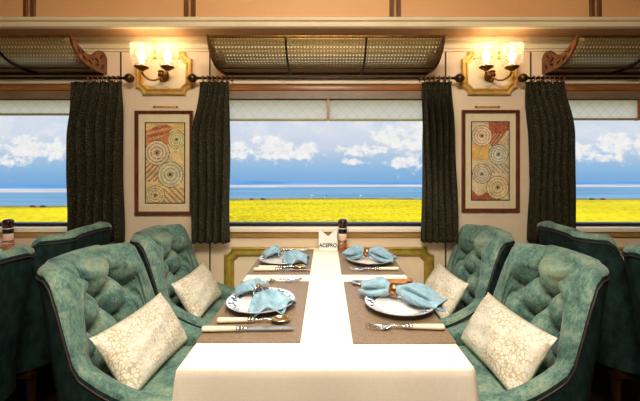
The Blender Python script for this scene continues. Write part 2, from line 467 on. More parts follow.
def leaf(cx, cy, L, W, a):
    pts = []
    for k in range(12):
        t = 2*PI*k/12; x = L*math.cos(t); y = W*math.sin(t)*(1-.35*math.cos(t))
        pts.append((cx+x*math.cos(a)-y*math.sin(a), cy+x*math.sin(a)+y*math.cos(a)))
    return pts
HOLES = [leaf(-.262, 1.966, .022, .006, 2.2), leaf(-.222, 1.938, .026, .0075, 2.55), leaf(-.236, 1.966, .016, .005, 3.3), leaf(-.165, 1.925, .022, .008, 2.75),
         leaf(-.105, 1.925, .026, .009, .4), leaf(-.10, 1.955, .024, .008, -.5), leaf(-.060, 1.992, .020, .008, .9), leaf(-.046, 1.93, .022, .008, 1.2), leaf(-.142, 1.948, .014, .005, .2)]
def rack(c, label):
    o = thing('luggage_rack', label, 'luggage rack', (c, 0, 0), group='perforated luggage racks above the windows')
    hw = .665
    bm = bmesh.new(); uv = bm.loops.layers.uv.new('UVMap')
    n = 24; R = []
    for y, z, s in RP: R.append([(bm.verts.new((-hw+2*hw*i/n, y, z)), s) for i in range(n+1)])
    for a, b in zip(R, R[1:]):
        for i in range(n):
            q = [a[i], a[i+1], b[i+1], b[i]]
            f = bm.faces.new([v for v, s in q])
            for l, (v, s) in zip(f.loops, q): l[uv].uv = (v.co.x, s)
    sh = from_bm('perforated_sheet', bm, M['perf'], o, angle=60)
    md = sh.modifiers.new('thickness', 'SOLIDIFY'); md.thickness = .003; md.offset = 1
    tube('front_rail', [(-hw, -.326, 2.022), (hw, -.326, 2.022)], .008, M['brass'], o)
    tube('wall_rail', [(-hw, -.018, 1.893), (hw, -.018, 1.893)], .010, M['darkmetal'], o)
    tube('middle_rail', [(-hw, RP[6][0], RP[6][1]-.008), (hw, RP[6][0], RP[6][1]-.008)], .005, M['darkmetal'], o)
    for x in (-.23, .23):
        bm = bmesh.new()
        rings = []
        for y, z, s in RP: rings.append([(x-.006, y, z-.001), (x+.006, y, z-.001), (x+.006, y+.004, z-.016), (x-.006, y+.004, z-.016)])
        bm_loft(bm, rings, True, True, True); from_bm('rib', bm, M['darkmetal'], o)
    for s in (-1, 1):
        # shape lies in the y,z plane; x is its thickness
        M4 = Matrix(((0, 0, 1, s*(hw+.008)), (1, 0, 0, 0), (0, 1, 0, 0), (0, 0, 0, 1)))
        e = flat_shape('end_bracket', bracket_outline(), HOLES, .014, M['bronze'], o, M4)
    return o
rack(0, 'perforated brass luggage rack over the middle window, seen full length')
rack(-PITCH-.02, 'perforated luggage rack over left-hand window with carved bracket at its right end')
rack(PITCH, 'perforated luggage rack over right-hand window with carved bracket at its left end')

# ------------------------------------------------------------------ curtain rods and curtains
RZ, RYY = 1.847, -.085
def rod(c, label, ends):
    o = thing('curtain_rod', label, 'curtain rod', (c, 0, 0), group='curtain rods over the windows')
    hw = .82
    tube('rod', [(-hw, RYY, RZ), (hw, RYY, RZ)], .0085, M['darkmetal'], o, 10)
    for s in (-1, 1):
        lathe('finial', [(0, 0), (.012, .001), (.012, .008), (.018, .012), (.026, .022), (.030, .036), (.027, .05), (.017, .060), (.008, .064), (.006, .068), (0, .069)],
              M['darkbrass'], o, 16, Matrix.Translation((s*(hw-.002), RYY, RZ)) @ Matrix.Rotation(s*PI/2, 4, 'Y'), angle=60)
        tube('wall_bracket', [(s*(hw-.10), 0, RZ-.012), (s*(hw-.10), RYY, RZ-.012), (s*(hw-.10), RYY, RZ-.004)], .007, M['brass'], o)
    for s, n in ends:
        for k in range(n):
            x = s*(hw-.035-.031*k)
            bm = bmesh.new()
            pts = [(x+.002*math.sin(a*3), RYY+.017*math.sin(a), RZ-.004+.017*math.cos(a)) for a in [2*PI*i/14 for i in range(15)]]
            bm_tube(bm, pts, .0035, 6); bm_tube(bm, [(x, RYY, RZ-.02), (x, RYY, RZ-.034)], .003, 6)
            from_bm('ring', bm, M['brass'], o, angle=60)
    return o
rod(0, 'dark brass curtain rod with ball finials across the middle window', ((-1, 7), (1, 7)))
rod(-PITCH, 'dark brass curtain rod over left-hand window, ball finial at its right end', ((1, 7),))
rod(PITCH, 'dark brass curtain rod over right-hand window, ball finial at its left end', ((-1, 7),))

def curtain(x0t, x1t, x0b, x1b, folds, label, seed, ztop=1.822, zbot=.80):
    o = thing('curtain', label, 'curtain', ((x0t+x1t)/2, RYY, zbot), group='dark curtains beside the windows')
    ox = (x0t+x1t)/2
    rnd = random.Random(seed); nU, nV = folds*12, 44
    ph = [rnd.uniform(-.5, .5) for _ in range(8)]
    bm = bmesh.new(); G = []
    for j in range(nV+1):
        v = j/nV; z = (ztop-zbot)*(1-v)
        k = sstep(0, .35, v)
        a, b = x0t+(x0b-x0t)*k, x1t+(x1b-x1t)*k
        row = []
        for i in range(nU+1):
            u = i/nU
            w = u*folds*2*PI
            amp = .014+.032*sstep(0, .25, v)
            yy = amp*(math.sin(w+.5*math.sin(v*3+ph[0]*4))+.28*math.sin(2*w+ph[1]*6+v*2))+.004*math.sin(9*v+ph[2]*9+u*7)
            xx = a+(b-a)*u+.008*math.sin(w*1.0+1.2+v*1.5+ph[3])*sstep(.02, .2, v)+.004*math.sin(v*8+u*5+ph[4]*8)
            row.append(bm.verts.new((xx-ox, yy*.95, z)))
        G.append(row)
    for a, b in zip(G, G[1:]):
        for i in range(nU): bm.faces.new((a[i], a[i+1], b[i+1], b[i]))
    c = from_bm('drape', bm, M['curtain'], o, angle=80)
    md = c.modifiers.new('thickness', 'SOLIDIFY'); md.thickness = .004
    # gathered heading tape sewn along the top
    bm = bmesh.new()
    pts = [(x0t+(x1t-x0t)*i/40-ox, .014*math.sin(i/40*folds*2*PI), ztop-zbot-.004) for i in range(41)]
    bm_tube(bm, pts, .006, 6); from_bm('heading', bm, M['curtain'], o, angle=60)
    return o
curtain(-.805, -.62, -.865, -.625, 5, 'dark olive curtain at left of the middle window, by the left sconce', 1)
curtain(.615, .80, .62, .822, 5, 'dark olive curtain at right of the middle window, lighter inner edge', 2)
curtain(-1.625, -1.30, -1.66, -1.31, 6, 'wide dark curtain on left-hand window, left of the left picture', 3)
curtain(1.275, 1.515, 1.315, 1.575, 6, 'wide dark curtain on right-hand window, right of the right picture', 4)

# ------------------------------------------------------------------ sconces
def sconce(c, label, side):
    o = thing('wall_sconce', label, 'wall lamp', (c, 0, 1.895), group='twin-lamp wall sconces')
    hw, hh = .185, .142
    moulding('gold_frame', hw, hh, .045, [(0, 0), (0, .018), (.006, .026), (.014, .026), (.018, .020), (.026, .018), (.034, .026), (.040, .026), (.046, .014), (.048, .008)], M['gold'], o)
    bm = bmesh.new(); pts = outline(hw, hh, .045, .046)
    bm.faces.new([bm.verts.new((x, -.010, y)) for x, y in pts])
    bp = from_bm('back_panel', bm, M['panel'], o, smooth=False)
    bp.modifiers.new('thickness', 'SOLIDIFY').thickness = .006
    # central boss and finial
    lathe('boss', [(0, 0), (.034, 0), (.036, .006), (.024, .012), (.018, .022), (.020, .030), (.010, .036), (0, .038)], M['brass'], o, 20,
          Matrix.Translation((0, -.012, -.02)) @ Matrix.Rotation(PI/2, 4, 'X'), angle=50)
    lathe('finial', [(0, -.058), (.006, -.052), (.010, -.042), (.006, -.034), (.014, -.024), (.020, -.010), (.016, .004), (.022, .012), (.014, .020), (0, .022)], M['brass'], o, 16,
          Matrix.Translation((0, -.055, -.01)), angle=50)
    for s in (-1, 1):
        lx, ly, lz = s*.080, -.14, -.012
        pts = []
        for k in range(15):
            t = k/14
            pts.append((lx*sstep(0, 1, t), -.045+(ly+.045)*t**.8, -.02-.05*math.sin(PI*t)*(1-.3*t)+(lz+.008)*t))
        tube('arm', pts, .0065, M['brass'], o, 8)
        cup = lathe('cup', [(0, 0), (.012, 0), (.016, .004), (.034, .014), (.042, .020), (.043, .024), (.038, .026), (.012, .022), (.010, .04), (0, .041)], M['brass'], o, 24, Matrix.Translation((lx, ly, lz-.005)), angle=50)
        pr = [(.036, .022), (.050, .024), (.058, .030), (.0625, .042), (.064, .07), (.065, .10), (.0665, .152), (.067, .154), (.0645, .153), (.062, .10), (.061, .06), (.056, .036), (.036, .026)]
        sh = lathe('glass_shade', [(r, z) for r, z in pr], M['shade'], o, 32, Matrix.Translation((lx, ly, lz)), cap=False, angle=60)
        lathe('bulb', [(0, .035), (.010, .036), (.012, .05), (.020, .07), (.023, .088), (.018, .104), (.008, .112), (0, .113)], M['bulb'], o, 14, Matrix.Translation((lx, ly, lz)), angle=80)
        L = bpy.data.lights.new('sconce_light', 'POINT'); L.energy = SC_W; L.color = (1, .72, .44); L.shadow_soft_size = .03
        lo = bpy.data.objects.new('sconce_light', L); COL.objects.link(lo); lo.location = (lx, ly, lz+.135); lo.parent = o
    return o
SC_W = .85
sconce(-PITCH/2-.012, 'gold octagonal wall sconce with two lit glass shades above the left picture', -1)
sconce(PITCH/2+.022, 'gold octagonal wall sconce with two lit glass shades above the right picture', 1)

# ------------------------------------------------------------------ framed pictures
def art_colour(kind, u, v):
    """u,v in 0..1 from the top-left of the sheet"""
    X, Yv = u*1.0, v*2.04
    n = noise.fractal(Vector((X*5, Yv*5, kind*7.3)), .6, 2, 4)
    sp = noise.noise(Vector((X*38, Yv*38, kind*3.1)))
    if kind == 0:
        col = (226, 198, 132)
        e = .30+.16*math.sin(X*5+.6)+.05*n
        if Yv < e: col = (168, 78, 42) if math.sin(Yv*40+X*9) > -.3 else (206, 150, 84)
        if Yv < .12+.1*math.sin(X*6+2): col = (222, 186, 104)
        if e <= Yv < e+.28 and X < .62: col = (204, 112, 58)
        if 1.0 < Yv < 1.5 and X < .35 and math.sin((X+Yv)*45) > 0: col = (150, 96, 84)
        if 1.65 < Yv and X > .45 and math.sin((X-Yv)*40) > .2: col = (170, 120, 92)
        cs = [(.80, .42, .23, (96, 112, 70), (228, 214, 150)), (.29, .76, .33, (150, 92, 66), (228, 214, 178)), (.64, 1.32, .34, (120, 134, 108), (226, 214, 172)), (.25, 1.85, .25, (134, 96, 56), (232, 216, 166))]
    else:
        col = (224, 202, 158)
        if Yv < .42+.22*math.sin(X*7-2.6) and X > .45: col = (158, 62, 34)
        if .55 < Yv < 1.0 and X < .5: col = (228, 180, 92)
        if Yv > 1.78+.25*X+.1*math.sin(X*9): col = (160, 72, 46)
        if .3 < Yv < .6 and X > .5 and math.sin((X*1.2+Yv)*55) > .3: col = (196, 160, 120)
        if 1.1 < Yv < 1.35 and X > .55 and math.sin((X-Yv)*50) > 0: col = (150, 140, 120)
        cs = [(.27, .36, .28, (190, 96, 50), (232, 220, 190)), (.72, .85, .27, (112, 122, 116), (226, 220, 196)), (.27, 1.36, .26, (112, 116, 148), (228, 210, 168)), (.70, 1.72, .31, (168, 134, 84), (232, 214, 164))]
    for cx, cy, r, a, b in cs:
        d = math.hypot(X-cx, Yv-cy)
        if d < r:
            k = d/r
            ring = int(k*7.5)
            if k < .13: col = (52, 36, 28)
            elif k > .93: col = tuple(int(q*.75) for q in a)
            elif ring % 2: col = a if math.sin(math.atan2(Yv-cy, X-cx)*(8+ring*6)) > -.4 else b
            else: col = b
    if sp > .28: col = tuple(.5*q+.5*w_ for q, w_ in zip(col, (238, 224, 184)))
    elif sp < -.42: col = tuple(.6*q+.4*w_ for q, w_ in zip(col, (128, 84, 58)))
    col = tuple(.90*q+.10*w_ for q, w_ in zip(col, (226, 200, 150)))
    g = 1.0+.10*n+.06*sp
    return tuple(max(0, min(255, q*g)) for q in col)
def art_material():
    def f(t, b, tc):
        at_ = t.new('ShaderNodeVertexColor', layer_name='paint')
        t.put(b.inputs['Base Color'], at_.outputs[0])
    return material('painted_dots', rough=.55, build=f)
M['art'] = art_material()
def picture(kind, x0, x1, z0, z1, ax0, ax1, az0, az1, label):
    o = thing('framed_picture', label, 'picture', ((x0+x1)/2, 0, z0), group='framed paintings below the sconces')
    cx = (x0+x1)/2; hw = (x1-x0)/2; h = z1-z0; t = .022
    bm = bmesh.new()
    rings = []
    for tt, yy in ((0, 0), (0, -.020), (.004, -.026), (.010, -.026), (.014, -.022), (.018, -.022), (t, -.014), (t, -.004)):
        rings.append([(-hw+tt, yy, tt), (hw-tt, yy, tt), (hw-tt, yy, h-tt), (-hw+tt, yy, h-tt)])
    bm_loft(bm, rings, True); from_bm('frame', bm, M['mahogany'], o, angle=20)
    box('mat_board', -hw+.016, hw-.016, -.008, -.002, .016, h-.016, M['matboard'], o)
    a0, a1, b0, b1 = ax0-cx, ax1-cx, az0-z0, az1-z0
    bm = bmesh.new()
    q = .006
    rings = [[(a0-q+k, y, b0-q+k), (a1+q-k, y, b0-q+k), (a1+q-k, y, b1+q-k), (a0-q+k, y, b1+q-k)] for k, y in ((0, -.007), (0, -.0105), (q, -.0105), (q, -.007))]
    bm_loft(bm, rings, True); from_bm('inner_fillet', bm, M['black'], o, smooth=False)
    nx, ny = 76, 154
    vs, fs = [], []
    for j in range(ny+1):
        for i in range(nx+1): vs.append((a0+(a1-a0)*i/nx, -.0092, b1-(b1-b0)*j/ny))
    for j in range(ny):
        for i in range(nx): k = j*(nx+1)+i; fs.append((k, k+nx+1, k+nx+2, k+1))
    me = bpy.data.meshes.new('painting'); me.from_pydata(vs, [], fs)
    ca = me.color_attributes.new('paint', 'FLOAT_COLOR', 'POINT')
    buf = []
    for j in range(ny+1):
        for i in range(nx+1): buf += [*lin(art_colour(kind, i/nx, j/ny)), 1]
    ca.data.foreach_set('color', buf)
    link_mesh('painting', me, M['art'], o)
    return o
DP = 2.28
def ax(px): return (px-PX)*DP/F
def az(py): return CZ+(PY-py)*DP/F
picture(0, ax(134.3), ax(192.3), az(215), az(110.5), ax(145), ax(183.6), az(202.8), az(123), 'framed abstract of tan circles below an orange-red hill, left of the middle window')
picture(1, ax(462.5), ax(520), az(212), az(109.8), ax(472.6), ax(509.5), az(199.8), az(122), 'framed abstract of ringed circles with red top right corner, right of the middle window')
for px, lab in ((164.5, 'small brass picture plaque on wall above the left picture'), (488.5, 'small brass picture plaque on wall above the right picture')):
    x = ax(px); z = az(106.5)
    o = thing('picture_plaque', lab, 'plaque', (x, 0, z), group='brass plaques above the pictures')
    box('plate', -.085, .085, -.006, 0, -.007, .007, M['gold'], o, bev=.002)
    for s in (-1, 1):
        lathe('screw', [(0, .0), (.006, 0), (.005, .003), (0, .004)], M['darkmetal'], o, 10, Matrix.Translation((s*.074, -.005, 0)) @ Matrix.Rotation(PI/2, 4, 'X'))

# ------------------------------------------------------------------ table
TD0, TD1, TW, TZ = .908, 2.255, .390, .75
def table(cx, label, clabel, with_front=True):
    y0, y1 = Y(TD0), Y(TD1)
    cy = (y0+y1)/2; hl = (y1-y0)/2
    o = thing('dining_table', label, 'table', (cx, cy, 0), group='dining tables by the windows')
    box('tabletop', -TW+.004, TW-.004, -hl+.004, hl-.004, TZ-.035, TZ-.004, M['dark_wood'], o, bev=.004)
    lathe('pedestal', [(.20, 0), (.20, .02), (.17, .03), (.05, .05), (.045, .68), (.09, .715), (0, .715)], M['darkmetal'], o, 20)
    # cloth: one sheet draped over every edge
    bm = bmesh.new(); nP = 200; per = []
    L1, L2 = 2*TW, 2*hl; tot = 2*(L1+L2)
    for k in range(nP):
        s = k/nP*tot
        if s < L1: per.append((-TW+s, -hl, 0, -1, s))
        elif s < L1+L2: per.append((TW, -hl+s-L1, 1, 0, s))
        elif s < 2*L1+L2: per.append((TW-(s-L1-L2), hl, 0, 1, s))
        else: per.append((-TW, hl-(s-2*L1-L2), -1, 0, s))
    def ring(q, z, out, fold):
        r = []
        for x, y, nx, ny, s in per:
            X, Yv = x*q, y*q
            if q == 1:
                # soften the corners and let the skirt flare into folds there
                cr = sstep(.10, 0, min(TW-abs(x)+0 if ny else 9, hl-abs(y) if nx else 9))
                w = fold*(.35*math.sin(s*11+.7)+.3*math.sin(s*23+2)+1.2*cr)
                back = 0 if ny > 0 else 1
                X += nx*(out+w)*back; Yv += ny*(out+w)*back
                if cr > 0:
                    X += (0 if nx else math.copysign(1, x))*(out+fold)*cr*.8; Yv += (0 if ny or y > 0 else math.copysign(1, y))*(out+fold)*cr*.8
            r.append((X, Yv, z))
        return r
    rings = [ring(.02, TZ, 0, 0)]+[ring(q, TZ, 0, 0) for q in (.3, .6, .85, .95, .985)]
    rings += [ring(1, TZ, -.006, 0), ring(1, TZ-.002, -.001, 0), ring(1, TZ-.007, .002, 0)]
    for k in range(1, 13):
        t = k/12
        rings.append(ring(1, TZ-.007-.25*t, .003+.006*t, .016*t))
    bm_loft(bm, rings, True, True, False)
    c = from_bm('tablecloth', bm, M['cloth'], None, angle=70)
    c.location = (cx, cy, 0)
    tag(c, clabel, 'tablecloth', 'cream tablecloths')
    c.modifiers.new('thickness', 'SOLIDIFY').thickness = .0016
    return o
table(0, 'dining table in the middle under the long cream cloth', 'long cream tablecloth draped over the middle table, creased front drop')
table(-PITCH-.02, 'dining table half hidden behind dark chairs at left edge', 'cream tablecloth at left edge behind the dark chair backs')
TT = TZ+.0012

# ------------------------------------------------------------------ chairs
def make_chair(label):
    o = thing('tufted_chair', label, 'chair', group='teal tufted velvet chairs')
    hw, r, xb, xf, th = .208, .085, -.20, .235, .068
    path = []        # x, y, nx, ny, h, w(lean), u
    lean = .21
    def arm_h(x): return .474+.112*(max(0, (xf-x)/(xf-xb-r)))**2.3
    nA, nC, nB = 14, 12, 64
    for k in range(nA): x = xf+(xb+r-xf)*k/nA; path.append((x, -hw, 0, -1, arm_h(x), 0, -hw))
    for k in range(nC):
        a = PI/2*k/nC; c = math.sin(a)
        path.append((xb+r-r*math.sin(a), -hw+r-r*math.cos(a), -math.sin(a), -math.cos(a), .586+(.912-.586)*sstep(.0, .40, k/nC), c, -hw+r-r*math.cos(a)))
    for k in range(nB+1):
        y = -hw+r+(2*hw-2*r)*k/nB; path.append((xb, y, -1, 0, .912+.014*(1-(y/hw)**2), 1, y))
    for k in range(nC-1, -1, -1):
        a = PI/2*k/nC; c = math.sin(a)
        path.append((xb+r-r*math.sin(a), hw-r+r*math.cos(a), -math.sin(a), math.cos(a), .586+(.912-.586)*sstep(.0, .40, k/nC), c, hw-r+r*math.cos(a)))
    for k in range(nA-1, -1, -1): x = xf+(xb+r-xf)*k/nA; path.append((x, hw, 0, 1, arm_h(x), 0, hw))
    TA, TB, Ztop = .165, .22, .822
    def puff(u, z):
        v = (z-Ztop)/TB
        if z <= Ztop:
            p, q = u/TA+v+.5, u/TA-v+.5
            f = (abs(math.sin(PI*p))*abs(math.sin(PI*q)))**.42
        else:
            f = abs(math.sin(PI*(u/TA+.5)))**.42
            k = sstep(0, .06, z-Ztop)
            f = f*(1-.45*k)+.45*k
        return f
    rings, pipe = [], []
    zb = .30
    for idx, (x, y, nx, ny, h, w, u) in enumerate(path):
        def P(off, z):
            sh = lean*max(0, z-.40)*w
            return (x+nx*off-sh, y+ny*off, z)
        rt = th/2; ring = []
        NI = 54
        for i in range(NI+1):
            z = zb+(h-rt-zb)*i/NI
            d = 0
            if w > .05:
                m = min(1, w*1.3)*sstep(.42, .50, z)*sstep(h-rt+.012, h-rt-.05, z)
                d = m*(.118*puff(u, z)-.046)
                roll = min(1, w*1.2)*.014*sstep(h-.12, h-rt, z)
                d += roll
            ring.append(P(-d, z))
        roll = min(1, w*1.2)*.014
        for i in range(1, 9):
            a = PI*i/9; ring.append(P(rt-(rt+roll)*math.cos(a) if a < PI/2 else rt-rt*math.cos(a), h-rt+rt*math.sin(a)))
        for i in range(9):
            z = h-rt+(zb-h+rt)*i/8; ring.append(P(th, z))
        rings.append(ring)
        pipe.append(P(th+.002, h-rt-.004))
    def shrunk(ring, dx, f):
        cy = sum(p[1] for p in ring)/len(ring); cz = sum(p[2] for p in ring)/len(ring)
        return [(p[0]+dx, cy+(p[1]-cy)*f, cz+(p[2]-cz)*f) for p in ring]
    rings = [shrunk(rings[0], .022, .62), shrunk(rings[0], .015, .86)]+rings+[shrunk(rings[-1], .015, .86), shrunk(rings[-1], .022, .62)]
    bm = bmesh.new(); bm_loft(bm, rings, True, True, True)
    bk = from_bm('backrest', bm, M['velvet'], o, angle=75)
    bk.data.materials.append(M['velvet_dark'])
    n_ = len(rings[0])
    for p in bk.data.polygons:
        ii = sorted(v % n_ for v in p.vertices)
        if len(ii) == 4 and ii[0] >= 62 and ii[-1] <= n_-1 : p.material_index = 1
    a = pipe[0]; b = pipe[-1]
    pipe = [(a[0]+.012, a[1], zb+.02)]+pipe+[(b[0]+.012, b[1], zb+.02)]
    tube('piping', pipe, .0030, M['piping'], o, 6)
    bm = bmesh.new(); bm_box(bm, xb-.005, .255, -hw+.002, hw-.002, .30, .435, .030, 4)
    for v in bm.verts:
        if v.co.z > .40: v.co.z += .014*(1-(v.co.y/hw)**2)
    from_bm('seat', bm, M['velvet'], o, angle=60)
    for j, z in enumerate((Ztop, Ztop-TB/2, Ztop-TB)):
        us = (-TA, 0, TA) if j % 2 == 1 else (-TA/2, TA/2)
        for u in us:
            px_ = xb-lean*(z-.40)
            if abs(u) > hw-r: px_ += r-math.sqrt(max(0, r*r-(abs(u)-hw+r)**2))
            lathe('button', [(0, -.002), (.010, -.002), (.0105, .001), (.008, .004), (.004, .0055), (0, .006)], M['velvet'], o, 10,
                  Matrix.Translation((px_-.008, u, z)) @ Matrix.Rotation(PI/2-.2, 4, 'Y'), angle=70)
    box('base_frame', -.22, .225, -.235, .235, .255, .302, M['dark_wood'], o, bev=.006)
    for sx in (-.195, .20):
        for sy in (-.20, .20):
            lathe('leg', [(.013, 0), (.014, .01), (.020, .18), (.022, .258), (0, .259)], M['dark_wood'], o, 12, Matrix.Translation((sx, sy, 0)))
    return o
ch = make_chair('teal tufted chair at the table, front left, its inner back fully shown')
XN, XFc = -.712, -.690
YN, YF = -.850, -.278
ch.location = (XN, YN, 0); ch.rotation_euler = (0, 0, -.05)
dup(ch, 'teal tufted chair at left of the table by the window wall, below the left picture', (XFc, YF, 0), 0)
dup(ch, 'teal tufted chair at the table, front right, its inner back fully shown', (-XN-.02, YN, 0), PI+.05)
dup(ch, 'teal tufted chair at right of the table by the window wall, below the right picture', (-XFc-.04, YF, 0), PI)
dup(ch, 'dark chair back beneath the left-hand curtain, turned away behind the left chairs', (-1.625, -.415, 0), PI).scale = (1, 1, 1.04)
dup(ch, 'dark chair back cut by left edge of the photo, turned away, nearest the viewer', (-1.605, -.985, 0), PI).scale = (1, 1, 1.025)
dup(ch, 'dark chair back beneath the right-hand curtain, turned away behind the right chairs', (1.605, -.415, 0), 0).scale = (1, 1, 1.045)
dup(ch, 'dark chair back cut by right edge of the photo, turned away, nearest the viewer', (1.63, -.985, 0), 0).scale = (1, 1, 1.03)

# ------------------------------------------------------------------ cushions
def make_cushion(label):
    bm = bmesh.new(); nx, ny = 30, 22; W, H, T = .232, .136, .056
    G = {}
    for side in (1, -1):
        for j in range(ny+1):
            for i in range(nx+1):
                u, v = -1+2*i/nx, -1+2*j/ny
                edge = i in (0, nx) or j in (0, ny)
                if edge and side == -1: G[(-1, i, j)] = G[(1, i, j)]; continue
                t = (max(0, (1-u*u))*max(0, (1-v*v)))**.42
                t *= 1+.06*math.sin(u*7+v*4+side)+.05*math.sin(v*9-u*3)
                px_ = u*W*(1-.07*(1-v*v)*abs(u)**2*1.0); py_ = v*H*(1-.09*(1-u*u)*abs(v)**2)
                G[(side, i, j)] = bm.verts.new((px_, py_, side*T*t))
    for side in (1, -1):
        for j in range(ny):
            for i in range(nx):
                q = [G[(side, i, j)], G[(side, i+1, j)], G[(side, i+1, j+1)], G[(side, i, j+1)]]
                bm.faces.new(q if side == 1 else q[::-1])
    o = from_bm('cushion', bm, M['pillow'], None, angle=80)
    return tag(o, label, 'cushion', 'cream and gold lumbar cushions')
def pose(o, loc, side, tilt, yaw, roll=0):
    # long side runs along the train's width; face looks to the table and up
    o.rotation_mode = 'QUATERNION'
    # local x -> world y ; local y -> up ; local z -> facing (side)
    R = Matrix(((0, 0, side), (side, 0, 0), (0, 1, 0))).to_4x4()
    Rt = Matrix.Rotation(-side*tilt, 4, 'Y')
    Rz = Matrix.Rotation(yaw, 4, 'Z')
    Rr = Matrix.Rotation(roll, 4, 'X')
    o.rotation_quaternion = (Rz @ Rr @ Rt @ R).to_quaternion(); o.location = loc
cu = make_cushion('cream and gold lumbar cushion on the front left chair')
pose(cu, (-.752, YN+.01, .553), 1, .57, -.07, 0)
c2 = cu.copy(); COL.objects.link(c2); c2['label'] = 'cream and gold cushion on the left chair by the window wall'
pose(c2, (-.745, YF+.02, .555), 1, .55, -.03, 0); c2.scale = (.92, .92, .92)
c3 = cu.copy(); COL.objects.link(c3); c3['label'] = 'cream and gold lumbar cushion on the front right chair'
pose(c3, (.735, YN+.01, .553), -1, .57, .07, 0)
c4 = cu.copy(); COL.objects.link(c4); c4['label'] = 'cream and gold cushion on the right chair by the window wall'
pose(c4, (.682, YF+.02, .555), -1, .55, .03, 0); c4.scale = (.92, .92, .92)

# ------------------------------------------------------------------ table settings
def placemat(x0, x1, d0, d1, label):
    cx, cy = (x0+x1)/2, Y((d0+d1)/2)
    o = box('placemat', x0-cx, x1-cx, Y(d0)-cy, Y(d1)-cy, 0, .003, M['placemat'], bev=.001, seg=1)
    o.location = (cx, cy, TT); return tag(o, label, 'placemat', 'woven taupe placemats')
placemat(-.389, -.077, 1.036, 1.592, 'taupe woven placemat under the front left plate')
placemat(.080, .389, 1.030, 1.585, 'taupe woven placemat under the front right plate')
placemat(-.389, -.078, 1.70, 2.215, 'taupe woven placemat under the plate at far left by the window')
placemat(.075, .389, 1.70, 2.215, 'taupe woven placemat under the plate at far right by the window')
MZ = TT+.0032
PR = [(0, .003), (.06, .003), (.068, 0), (.076, 0), (.079, .004), (.090, .010), (.118, .020), (.127, .023), (.1285, .0245), (.127, .026), (.116, .023), (.090, .014), (.080, .0075), (.06, .006), (0, .006)]
plate = lathe('dinner_plate', PR, M['plate'], None, 56, angle=50)
tag(plate, 'white blue-rimmed plate under the bow-tied napkin, front left', 'plate', 'blue-rimmed dinner plates')
PL = [(-.245, 1.308), (.272, 1.287), (-.240, 1.915), (.242, 1.915)]
plate.location = (PL[0][0], Y(PL[0][1]), MZ)
for (x, d), lab in zip(PL[1:], ('white blue-rimmed plate under the ringed napkin, front right', 'white blue-rimmed plate at far left by the window', 'white blue-rimmed plate at far right by the window')):
    c = plate.copy(); COL.objects.link(c); c.location = (x, Y(d), MZ); c['label'] = lab
# bow-folded napkins (two pleated fans pinched by a jewel ring)
def fan(bm, ang, L, half, pleats, z0, z1, amp, seed, curl=0):
    rnd = random.Random(seed); nr, nt = 16, 60; G = []
    p0 = rnd.uniform(0, 6)
    for j in range(nr+1):
        r = j/nr; row = []
        for i in range(nt+1):
            s = -1+2*i/nt
            th = ang+s*half*(.55+.45*sstep(0, .5, r))
            RR = .010+L*r*(1-.16*s*s+.05*math.sin(s*9+p0))
            z = z0+(z1-z0)*r+.022*math.sin(PI*r)*(1-.5*s*s)+amp*sstep(0, .45, r)*(.5+.5*r)*(2*abs(math.cos(pleats*PI*s*.5+p0))-1.1)*(1-.2*r)
            z += curl*r*r*s*s
            w = .010*(1-sstep(0, .3, r))
            row.append(bm.verts.new((RR*math.cos(th)-s*w*math.sin(ang), RR*math.sin(th)+s*w*math.cos(ang), max(z, .003))))
        G.append(row)
    for a, b in zip(G, G[1:]):
        for i in range(nt): bm.faces.new((a[i], a[i+1], b[i+1], b[i]))
def bow_napkin(label, loc, rz, sc_=1):
    o = thing('bow_napkin', label, 'napkin', loc, rz, group='blue bow-tied napkins on the left plates')
    bm = bmesh.new()
    fan(bm, 0, 158*sc_*.001, .74, 2.4, .036, .016, .020, 3)
    fan(bm, PI+.05, .095*sc_, 1.05, 3, .038, .028, .018, 5)
    fan(bm, PI-.1, .075*sc_, .75, 2.0, .046, .046, .012, 8)
    c = from_bm('cloth', bm, M['napkin'], o, angle=80)
    c.modifiers.new('thickness', 'SOLIDIFY').thickness = .0022
    bm = bmesh.new()
    bm_tube(bm, [(0, .019*math.cos(a), .036+.017*math.sin(a)) for a in [2*PI*k/20 for k in range(21)]], .0042, 8)
    rg = from_bm('ring', bm, M['silver'], o, angle=70)
    lathe('jewel', [(0, 0), (.009, 0), (.010, .003), (.006, .008), (0, .009)], M['copper_ring'], o, 12, Matrix.Translation((0, 0, .055)))
    return o
bow_napkin('pale blue bow-tied napkin with jewelled ring on the front left plate', (-.262, Y(1.345), MZ+.006), math.radians(-52))
bow_napkin('pale blue bow-tied napkin on the far left plate by the window', (-.252, Y(1.945), MZ+.006), math.radians(-34))
